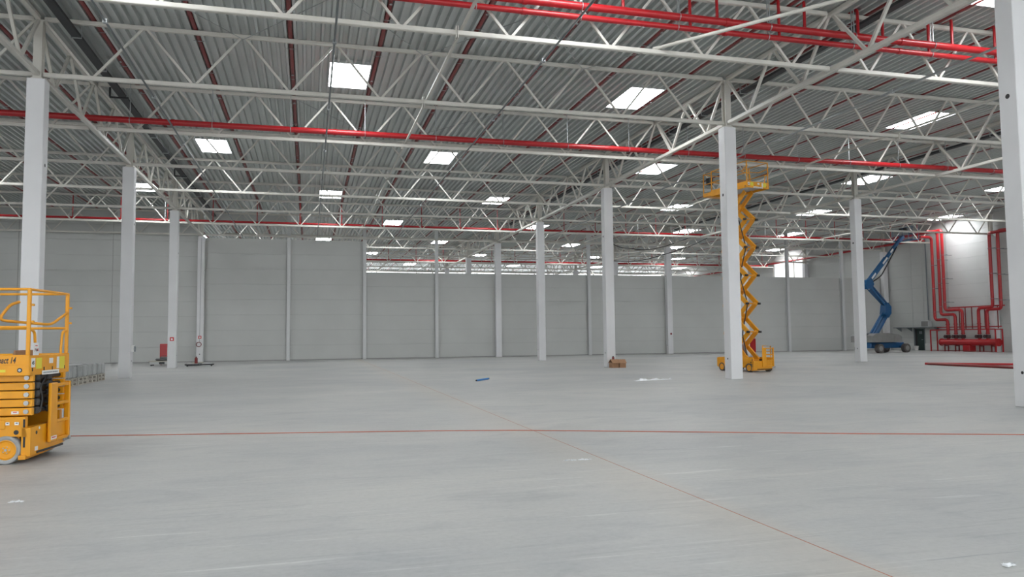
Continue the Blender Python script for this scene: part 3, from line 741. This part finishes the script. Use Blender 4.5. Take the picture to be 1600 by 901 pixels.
    p_ = pf.build('platform_skirt', Y, t)
    MB().box(-L+.036, -.036, y0+.036, y1-.036, zp+.10, zp+.14).build('platform_floor', 'galv', t)
    if not far: MB().bbox(-L, -.0, y0-.006, y0, zp+.145, zp+.165, .002).build('skirt_rib', Y, p_)
    for yy in (.0, .34, .60, 1.0): MB().bbox(.001, .006, yy-.012, yy+.012, zp+.055, zp+.105, .002).build('slot', 'black_paint', p_)
    hp = MB().cyl((-.118, y0-.004, zp+.075), (-.118, y0+.0, zp+.075), .032, 18).build('eyelet', 'black_paint', p_)
    MB().cyl((-.118, y0-.007, zp+.075), (-.118, y0-.004, zp+.075), .018, 14).build('bolt', 'galv', hp)
    # guard rails
    zr, zm = zp+1.18, zp+.66
    rl = .0185
    for yy in (y0+.03, y1-.03):
        MB().tube([(-L+.03, yy, zr), (-.03, yy, zr)], rl, 10).build('top_rail', Y, t)
        MB().tube([(-L+.03, yy, zm), (-.03, yy, zm)], rl, 10).build('mid_rail', Y, t)
        for xx in (-.035, -L/2, -L+.035):
            MB().bbox(xx-.024, xx+.024, yy-.02, yy+.02, zp+.28, zr+.015, .008).build('post', Y, t)
        for zz in (zp+.95, zp+.72): MB().bbox(-.0, .03, yy-.02, yy+.02, zz, zz+.03, .004).build('latch', Y, t)
        sg = 1 if yy < .5 else -1
        MB().tube(fillet([(-.03, yy+.01*sg, zm-.03), (-.03, yy+.16*sg, zm-.05), (-.03, yy+.20*sg, zm-.30), (-.03, yy+.20*sg, zp+.28)], .1), .019, 8).build('grab_rail', Y, t)
    for xx in (-.03, -L+.03):
        MB().tube([(xx, y0+.05, zr), (xx, y1-.05, zr)], rl, 10).build('end_rail', Y, t)
    MB().tube([(-L+.03, y0+.05, zm), (-L+.03, y1-.05, zm)], rl, 10).build('end_rail', Y, t)
    # drop bar across the entry
    MB().tube(fillet([(-.02, y1-.05, zp+.90), (-.06, y1-.50, zp+.705), (-.30, y0+.25, zp+.74), (-.46, y0+.10, zp+.76), (-.36, y0+.22, zp+.98), (-.28, y0+.30, zp+1.02)], .10), .02, 8).build('drop_bar', 'yellow_worn', t)
    # control box and sheet of plywood on the deck
    if not far:
        MB().add([(-.45, .35, zp+.145), (-.36, .35, zp+.145), (-.36, .9, zp+.145), (-.45, .9, zp+.145), (-.40, .35, zp+.34), (-.385, .35, zp+.34), (-.385, .9, zp+.34), (-.40, .9, zp+.34)],
                 [(0, 1, 5, 4), (1, 2, 6, 5), (2, 3, 7, 6), (3, 0, 4, 7), (4, 5, 6, 7), (0, 3, 2, 1)]).build('document_case', 'cardboard', t)
    else:
        # roll-out deck extension and control box
        MB().bbox(-L-.62, -L-.0, y0+.05, y1-.05, zp+.06, zp+.24, .01).build('extension_deck', Y, t)
        for yy in (y0+.08, y1-.08):
            MB().tube([(-L-.59, yy, zr-.04), (-L+.02, yy, zr-.04)], .02, 8).build('top_rail', Y, t)
            MB().tube([(-L-.59, yy, zm), (-L+.02, yy, zm)], .02, 8).build('mid_rail', Y, t)
            MB().bbox(-L-.62, -L-.57, yy-.02, yy+.02, zp+.24, zr-.02, .006).build('post', Y, t)
        MB().tube([(-L-.59, y0+.1, zr-.04), (-L-.59, y1-.1, zr-.04)], .02, 8).build('end_rail', Y, t)
        MB().bbox(-L-.45, -L-.2, y0+.1, y0+.35, zp+.62, zp+.95, .02).build('control_box', 'black_paint', t)
        MB().bbox(-1.6, -.9, .2, .8, zp+.141, zp+.55, .02).build('toolbox', 'cardboard', t)
        # folding entry gate standing at the chassis end
        MB().tube([(-.06, .55, .64), (-.06, .55, 1.13), (-.06, 1.0, 1.13), (-.06, 1.0, .64)], .02, 8).build('folded_gate', Y, t)
        MB().tube([(-.06, .55, .88), (-.06, 1.0, .88)], .015, 8).build('folded_gate_bar', Y, t)
    # --- stickers
    ex = .0035
    def end_st(ya, yb, za, zb_, mt, name='sticker'):
        return MB().bbox(.0005, ex, ya, yb, za, zb_, .001).build(name, mt, p_)
    end_st(-.04, .07, zp+.11, zp+.235, 'sticker_white')
    Mx = Matrix(((0, 0, 1, ex+.0005), (1, 0, 0, -.027), (0, 1, 0, zp+.148), (0, 0, 0, 1)))
    text_part('45', .07, 'black_paint', p_, Mx, .15, bold=.002)
    end_st(.10, .27, zp+.085, zp+.235, 'sticker_yellow'); end_st(.50, .62, zp+.15, zp+.225, 'sticker_white')
    end_st(.74, .82, zp+.07, zp+.24, 'sticker_white'); end_st(.83, 1.0, zp+.06, zp+.24, 'sticker_yellow')
    w = MB().bbox(.006, .012, .27, .80, zp-.005, zp+.055, .001).build('address_strip', 'sticker_white', p_)
    x_ = .30
    random.seed(3)
    while x_ < .76:                                      # illegible small print
        d_ = random.uniform(.012, .03); MB().box(.0121, .0126, x_, x_+d_, zp+.015, zp+.035).build('print_mark', 'pipe_grey', w); x_ += d_+random.uniform(.006, .012)
    if lettering:
        s = MB().bbox(.0, .008, .0, .16, zp+.275, zp+.445, .003).build('logo_plate', 'sticker_white', t)
        MB().add([(.0085, a_, zp+.275+b_) for a_, b_ in ((.02, .05), (.03, .05), (.05, .10), (.04, .10))], [(0, 1, 2, 3)]).build('logo_stroke', 'sticker_red', s)
        MB().tube([(.009, .05+.02*k, zp+.275+(.055 if k % 2 else .09)) for k in range(4)], .004, 5).build('logo_stroke', 'black_paint', s)
        MB().tube([(.009, .123+.012*math.cos(k*PI/6), zp+.348+.016*math.sin(k*PI/6)) for k in range(12)], .004, 5, closed=True).build('logo_stroke', 'sticker_red', s)
        MB().box(.008, .0095, .05, .11, zp+.40, zp+.412).build('logo_stroke', 'sticker_red', s)
        # model lettering on the side skirt, ending near the corner
        Mt = Matrix(((1, 0, 0, -.80), (0, 0, -1, y0-.0005), (0, 1, 0, zp+.172), (0, 0, 0, 1)))
        o, (xa_, xb_) = text_part('Compact 14', .118, 'black_paint', p_, Mt, .28, bold=.0025)
        o.scale.x = .62; o.location.x = -.166-xb_*.62
        MB().bbox(-.60, -.295, y0-.003, y0-.0005, zp+.05, zp+.085, .001).build('sticker', 'sticker_yellow', p_)
        for xx, zz, ww in ((-.21, .83-.145, .095), (-.27, .545, .05), (-.155, .545, .055)):
            yy = .017 if zz > .62 else -.0455
            k = MB().bbox(xx-ww/2, xx+ww/2, yy-.003, yy, zz-.02, zz+.02, .001).build('sticker', 'sticker_white', t)
            MB().box(xx-ww/4, xx+ww/4, yy-.0036, yy-.003, zz+.0, zz+.012).build('print_mark', 'sticker_red' if zz > .62 else 'black_paint', k)
        k = MB().bbox(.0751, .078, .445, .62, .255, .305, .001).build('sticker', 'sticker_white', t)
        MB().box(.078, .0786, .47, .59, .275, .292).build('print_mark', 'sticker_red', k)
        MB().bbox(.0155, .018, .10, .19, .155, .21, .001).build('sticker', 'sticker_white', t)
        MB().cyl((.015, .22, .455), (.0185, .22, .455), .02, 12).build('sticker', 'sticker_white', t)
        MB().cyl((.015, .14, .40), (.0175, .14, .40), .025, 12).build('access_knob', 'rubber', t)
    return t
scissor_lift('yellow scissor lift standing lowered at the left edge', (4.18, -13.2, 0), -math.radians(6.5))
scissor_lift('tall raised yellow scissor lift behind the column', (26.42, 3.85, 0), math.radians(-80.5), lift=6.88, levels=6, lettering=False, far=True)

# ================================================================== BLUE BOOM LIFT
def boom_lift():
    t = thing('boom_lift', 'blue articulated boom lift raised to the roof near the right wall', 'lift', (53.9, 27.6, 0), math.radians(8))
    MB().bbox(-1.9, 1.9, -.55, .55, .38, .85, .06).build('chassis', 'blue', t)
    MB().bbox(-1.75, -1.25, -1.0, 1.0, .38, .60, .04).bbox(1.25, 1.75, -1.0, 1.0, .38, .60, .04).build('axle', 'blue', t)
    ty = MB().tube([(0, -.16, 0), (0, -.13, 0), (0, .13, 0), (0, .16, 0)], .37, 24).mesh('tyre', 'tyre_dark')
    hb = MB().cyl((0, -.175, 0), (0, .175, 0), .21, 18).mesh('hub', 'cowl')
    for wx in (-1.5, 1.5):
        for wy in (-1.0, 1.0):
            w = bpy.data.objects.new('wheel', None); COL.objects.link(w); w.parent = t; w.location = (wx, wy, .37)
            link('tyre', ty, w); link('hub', hb, w)
    MB().prism([(-2.3, .88), (1.0, .88), (1.0, 1.3), (.6, 1.5), (-.5, 1.62), (-1.9, 1.6), (-2.3, 1.4)], -1.1, -.45).build('cowl', 'cowl', t)
    MB().prism([(-2.3, .88), (1.0, .88), (1.0, 1.3), (.6, 1.5), (-.5, 1.62), (-1.9, 1.6), (-2.3, 1.4)], .45, 1.1).build('cowl', 'cowl', t)
    MB().bbox(-1.9, 1.2, -.45, .45, .86, 1.15, .04).build('turntable', 'blue', t)
    MB().bbox(.1, .9, -1.12, -1.10, .95, 1.4, .005).build('cowl_door', 'cowl', t)
    A = Vector((-1.15, 0, 1.35)); B = Vector((.50, 0, 3.30)); B2 = Vector((.62, 0, 3.75)); C = Vector((-1.55, 0, 5.60)); E = Vector((2.35, 0, 9.35)); F = Vector((2.95, 0, 9.80))
    for y in (-.16, .16): MB().bar(A+Vector((.12, y, -.1)), B+Vector((.05, y, -.1)), .16, .24, (0, 1, 0)).build('riser_arm', 'blue', t)
    MB().bar(A+Vector((-.22, 0, .15)), B+Vector((-.25, 0, .12)), .12, .14, (0, 1, 0)).build('link_arm', 'blue', t)
    MB().prism([(.15, 3.2), (.55, 2.9), (.88, 3.25), (.9, 3.8), (.6, 4.15), (.3, 3.95)], -.28, .28).build('elbow', 'blue', t)
    for y in (-.14, .14): MB().bar(B2, C+Vector((.1, y, -.05)), .15, .26, (0, 1, 0)).build('upper_arm', 'blue', t)
    MB().bar(B2+Vector((.15, 0, .3)), C+Vector((.35, 0, .2)), .10, .12, (0, 1, 0)).build('link_arm', 'blue', t)
    MB().prism([(-1.95, 5.6), (-1.75, 5.25), (-1.2, 5.3), (-.95, 5.65), (-1.1, 6.0), (-1.7, 6.0)], -.28, .28).build('elbow', 'blue', t)
    MB().bar(C+Vector((.05, 0, .1)), C.lerp(E, .62), .27, .34, (0, 1, 0)).build('main_boom', 'blue', t)
    MB().bar(C.lerp(E, .55), E, .20, .24, (0, 1, 0)).build('telescope', 'blue', t)
    for a_, b_ in ((.12, .24), (.46, .60), (.72, .80)):
        p, q_ = C.lerp(E, a_), C.lerp(E, b_); w_ = .13 if a_ > .6 else .185
        MB().bar(p+Vector((0, -w_, .08)), q_+Vector((0, -w_, .08)), .004 if False else .16, .012, (0, 1, 0)).build('white_decal', 'sticker_white', t)
    MB().tube(fillet([C+Vector((.4, -.2, .2)), C.lerp(E, .3)+Vector((.3, -.25, -.35)), C.lerp(E, .6)+Vector((.1, -.2, -.3)), C.lerp(E, .9)+Vector((0, -.15, -.1))], .4), .05, 6).build('hose_carrier', 'black_paint', t)
    MB().bar(E, F, .24, .26, (0, 1, 0)).build('jib', 'blue', t)
    MB().bar(C+Vector((.25, .0, -.35)), C.lerp(E, .28)+Vector((.1, 0, -.1)), .12, .12).build('lift_cylinder', 'galv', t)
    bk_ = bpy.data.objects.new('basket', None); COL.objects.link(bk_); bk_.parent = t; bk_.location = (2.9, 0, 9.45)
    MB().bbox(0, .75, -.95, .95, 0, .07, .01).build('basket_floor', 'blue', bk_)
    for z in (.55, 1.1): MB().tube([(0, -.95, z), (.75, -.95, z), (.75, .95, z), (0, .95, z)], .022, 8, closed=True).build('basket_rail', 'blue', bk_)
    for x, y in ((0, -.95), (.75, -.95), (.75, .95), (0, .95), (0, 0), (.75, 0)): MB().tube([(x, y, .07), (x, y, 1.1)], .02, 8).build('basket_post', 'blue', bk_)
    MB().bbox(.05, .3, -.4, .4, .8, 1.12, .03).build('basket_console', 'dark', bk_)
boom_lift()

# ================================================================== THINGS ON THE FLOOR
# wrapped pallets beside the first row
def pallet_mesh_set():
    d = {'block': MB().bbox(-.06, .06, -.07, .07, .022, .10, .004).mesh('block', 'wood'), 'board': MB().box(-.06, .06, -.6, .6, 0, .021).mesh('bottom_board', 'wood'),
         'stringer': MB().box(-.06, .06, -.6, .6, .101, .12).mesh('stringer', 'wood'), 'deck': MB().box(-.56, .56, -.05, .05, .121, .143).mesh('deck_board', 'wood')}
    return d
PM = pallet_mesh_set()
def pallet(y, z, rz, label):
    t = thing('pallet', label, 'pallet', (-1.05, y, z), rz, 'pallets along the first column row')
    for x in (-.5, 0, .5):
        for yy in (-.52, 0, .52): link('block', PM['block'], t, (x, yy, 0))
        link('bottom_board', PM['board'], t, (x, 0, 0)); link('stringer', PM['stringer'], t, (x, 0, 0))
    for i in range(6): link('deck_board', PM['deck'], t, (0, -.55+i*.22, 0))
def load(y, z, rz, h, label):
    l = thing('wrapped_load', label, 'load', (-1.05, y, z), rz, 'wrapped loads on pallets')
    MB().bbox(-.55, .55, -.58, .0, 0, h, .045).build('wrapped_bundle', 'wrap', l)
    MB().bbox(-.54, .55, .015, .60, 0, h*.97, .045).build('wrapped_bundle', 'wrap', l)
    MB().bbox(-.556, .556, .28, .31, .01, h*.97+.006, .003).build('strap', 'curb', l)
for (y, nm, h, s_) in ((4.75, 'nearest the camera', .40, 1), (6.05, 'second from camera', .46, 2), (7.36, 'third from camera', .45, 3), (8.68, 'fourth from camera', .47, 4), (10.05, 'closest to the column', .45, 5)):
    random.seed(s_); rz = random.uniform(-.04, .04)
    pallet(y, 0, rz, f'lower pale wooden pallet of the stack {nm}'); pallet(y, .145, rz+.01, f'upper pale wooden pallet of the stack {nm}')
    load(y, .29, rz, h, f'film wrapped load on the pallet stack {nm}')
t = thing('plywood_sheet', 'pale sheet lying across the wrapped loads', 'sheet', (-1.0, 6.7, .758), .05)
MB().bbox(-.5, .5, -.7, .7, 0, .02, .004).build('sheet', 'curb', t)

# cardboard boxes at the foot of a column
def carton(loc, rz, w, d, h, label):
    t = thing('cardboard_box', label, 'box', loc, rz, 'cardboard boxes by the column')
    b = MB(); th = .008
    b.box(-w/2, w/2, -d/2, -d/2+th, 0, h).box(-w/2, w/2, d/2-th, d/2, 0, h).box(-w/2, -w/2+th, -d/2+th, d/2-th, 0, h).box(w/2-th, w/2, -d/2+th, d/2-th, 0, h).box(-w/2+th, w/2-th, -d/2+th, d/2-th, 0, th)
    b.build('body', 'cardboard', t)
    for sg in (-1, 1):
        a_, b_ = (sg*(d/2+.07), h-.03), (sg*.01, h+.16)
        MB().add([(x, y_, z_+o_) for o_ in (0, .008) for x, (y_, z_) in ((-w/2-.02, a_), (w/2+.02, a_), (w/2+.02, b_), (-w/2-.02, b_))],
                 [(0, 1, 2, 3), (4, 7, 6, 5), (0, 4, 5, 1), (1, 5, 6, 2), (2, 6, 7, 3), (3, 7, 4, 0)]).build('flap', 'cardboard', t)
    MB().box(-.03, .03, -d/2-.002, -d/2, 0, h).build('tape', 'cardboard', t)
carton((23.02, 11.25, 0), .05, .36, .40, .27, 'left one of two brown cardboard boxes at column foot')
carton((23.42, 11.20, 0), -.08, .34, .40, .26, 'right one of two brown cardboard boxes at column foot')
t = thing('brown_bottle', 'small dark brown jar standing on the left cardboard box', 'jar', (22.98, 11.24, .434))
MB().cyl((0, 0, 0), (0, 0, .12), .06, 14).build('glass', 'red_dark', t); MB().cyl((0, 0, .12), (0, 0, .16), .04, 12).build('lid', 'black_paint', t)

# crumpled film
def film(loc, rz, L, w, label, seed, hgt=.10):
    random.seed(seed); n = 22; k = 5; mb = MB(); vs = []
    for i in range(n):
        f = i/(n-1); ww = w*(.25+.75*abs(math.sin(3.1*f+.4)))*random.uniform(.6, 1); cy = .10*math.sin(5*f)*w*2
        for j in range(k):
            a = j/(k-1)-.5; vs.append((L*(f-.5)+random.uniform(-.02, .02), cy+a*ww+random.uniform(-.02, .02), .004+(hgt*random.random()*max(0, 1-abs(a)*2)*(0.3+.7*abs(math.sin(7*f))))))
    fs = [(i*k+j, i*k+j+1, (i+1)*k+j+1, (i+1)*k+j) for i in range(n-1) for j in range(k-1)]
    mb.add(vs, fs); o = mb.build('plastic_film', 'film'); o.location = loc; o.rotation_euler = (0, 0, rz)
    so = o.modifiers.new('thick', 'SOLIDIFY'); so.thickness = .004
    return tag(o, label, 'film')
film((20.05, .6, 0), .32, 1.75, .34, 'crumpled strip of white plastic film lying on the floor', 5, .08)
film((11.3, -15.36, 0), -.05, .36, .03, 'small bent white plastic strip near the floor joint', 6, .02)
film((4.93, -15.96, 0), .2, .12, .06, 'tiny white paper scrap on the floor at left', 8, .02)
film((12.62, -20.6, 0), .3, .10, .05, 'tiny white paper scrap on the floor at lower right', 9, .02)
t = thing('blue_tube', 'short blue plastic tube lying alone on the floor', 'tube', (14.25, 3.2, .036), math.radians(56))
MB().tube([(-.62, 0, 0), (.62, 0, 0)], .035, 12).build('pipe', 'blue_plastic', t)
for s in (-1, 1): MB().cyl((s*.62, 0, 0), (s*.66, 0, 0), .03, 12).build('end_cap', 'black_paint', t)

# marking cord on the floor
cp = [(2.2, -9.75), (3.76, -10.13), (6.41, -10.75), (9.96, -11.6), (11.3, -12.02), (12.6, -12.58), (14.29, -13.36), (16.6, -14.42), (18.87, -15.36), (20.5, -16.1)]
tag(MB().tube([(x, y, .007) for x, y in cp], .0075, 6).build('marking_cord', 'cord'), 'thin red cord stretched across the floor from the yellow lift', 'cord')

# loose red pipes at right
for (p_, q__, nm, mt) in (((38.02, 6.4), (37.75, .9), 'nearest one of three', 'red_dark'), ((38.16, 6.5), (37.92, .9), 'middle one of three', 'red_dark'), ((38.15, 6.75), (41.6, 3.1), 'slanting one of three', 'red')):
    tag(MB().tube([(*p_, .058), (*q__, .058)], .057, 10).build('loose_pipe', mt), f'long red pipe lying on the floor near right column, {nm}', 'pipe', 'loose red pipes')

# red cabinet and clutter at the left end
t = thing('red_cabinet', 'red metal cabinet standing against the left wall behind a column', 'cabinet', (-1.45, 30.2, 0), .0)
MB().bbox(-.30, .30, -.25, .25, .30, 1.42, .02).build('body', 'red', t); MB().bbox(-.27, .27, -.27, -.25, .35, 1.38, .006).build('door', 'red', t)
for x in (-.24, .24): MB().box(x-.03, x+.03, -.2, .2, 0, .30).build('leg', 'red_dark', t)
t = thing('trolley', 'low trolley with a black bag beside the red cabinet', 'trolley', (-1.35, 28.6, 0), 0)
MB().bbox(-.75, .75, -.4, .4, .26, .34, .01).build('deck', 'wood', t); MB().bbox(-.7, .7, -.38, .38, .10, .26, .01).build('box', 'curb', t)
MB().bbox(-.12, .2, -.40, -.385, .12, .25, .003).build('sticker', 'black_paint', t)
cm = MB().cyl((0, -.03, 0), (0, .03, 0), .05, 12).mesh('castor', 'rubber')
for x in (-.6, .6):
    for y in (-.3, .3): link('castor', cm, t, (x, y, .05))
t = thing('black_bag', 'black tool bag lying on the low trolley', 'bag', (-1.25, 28.55, .342))
MB().bbox(-.48, .48, -.25, .25, 0, .14, .06).bbox(-.22, .3, -.2, .2, .12, .24, .05).build('bag_body', 'black_paint', t)
MB().tube(fillet([(-.2, 0, .22), (-.1, 0, .30), (.15, 0, .30), (.25, 0, .22)], .05), .015, 6).build('bag_handle', 'black_paint', t)
for i, (x, y, L, a_, mt, nm) in enumerate(((.75, 27.6, .8, .4, 'dark', 'dark'), (.95, 27.9, .6, -.7, 'pipe_grey', 'grey'), (.85, 28.3, .7, .1, 'wood', 'pale'))):
    o = MB().bbox(-L/2, L/2, -.05, .05, 0, .10+.06*i, .01).build('offcut', mt); o.location = (x, y, 0); o.rotation_euler = (0, 0, a_)
    tag(o, f'{nm} offcut on the floor right of the red cabinet column', 'offcut')
t = thing('dolly', 'low black rimmed dolly holding a red bottle near the ringed column', 'dolly', (1.25, 26.0, 0), .1)
MB().bbox(-.85, .0, -.3, .3, .08, .16, .02).bbox(.02, .85, -.3, .3, .08, .15, .02).build('deck', 'black_paint', t)
MB().bbox(-.72, -.1, -.22, .22, .16, .175, .004).bbox(.15, .75, -.22, .22, .15, .165, .004).build('mat', 'curb', t)
for x in (-.7, .7):
    for y in (-.2, .2): link('castor', cm, t, (x, y, .05))
t = thing('red_bottle', 'red gas bottle standing on the low dolly', 'bottle', (1.05, 26.0, .178))
MB().cyl((0, 0, 0), (0, 0, .34), .09, 14).cyl((0, 0, .34), (0, 0, .42), .05, 12).build('cylinder', 'red_dark', t); MB().cyl((0, 0, .42), (0, 0, .47), .025, 10).build('valve', 'galv', t)
t = thing('hydrant_cabinet', 'red hydrant cabinet standing behind the raised scissor lift', 'cabinet', (46.45, 35.1, 0))
MB().bbox(-.3, .3, -.15, .15, .0, 1.25, .02).build('case', 'red', t); MB().bbox(-.27, .27, -.165, -.15, .1, 1.15, .005).build('door', 'red', t)
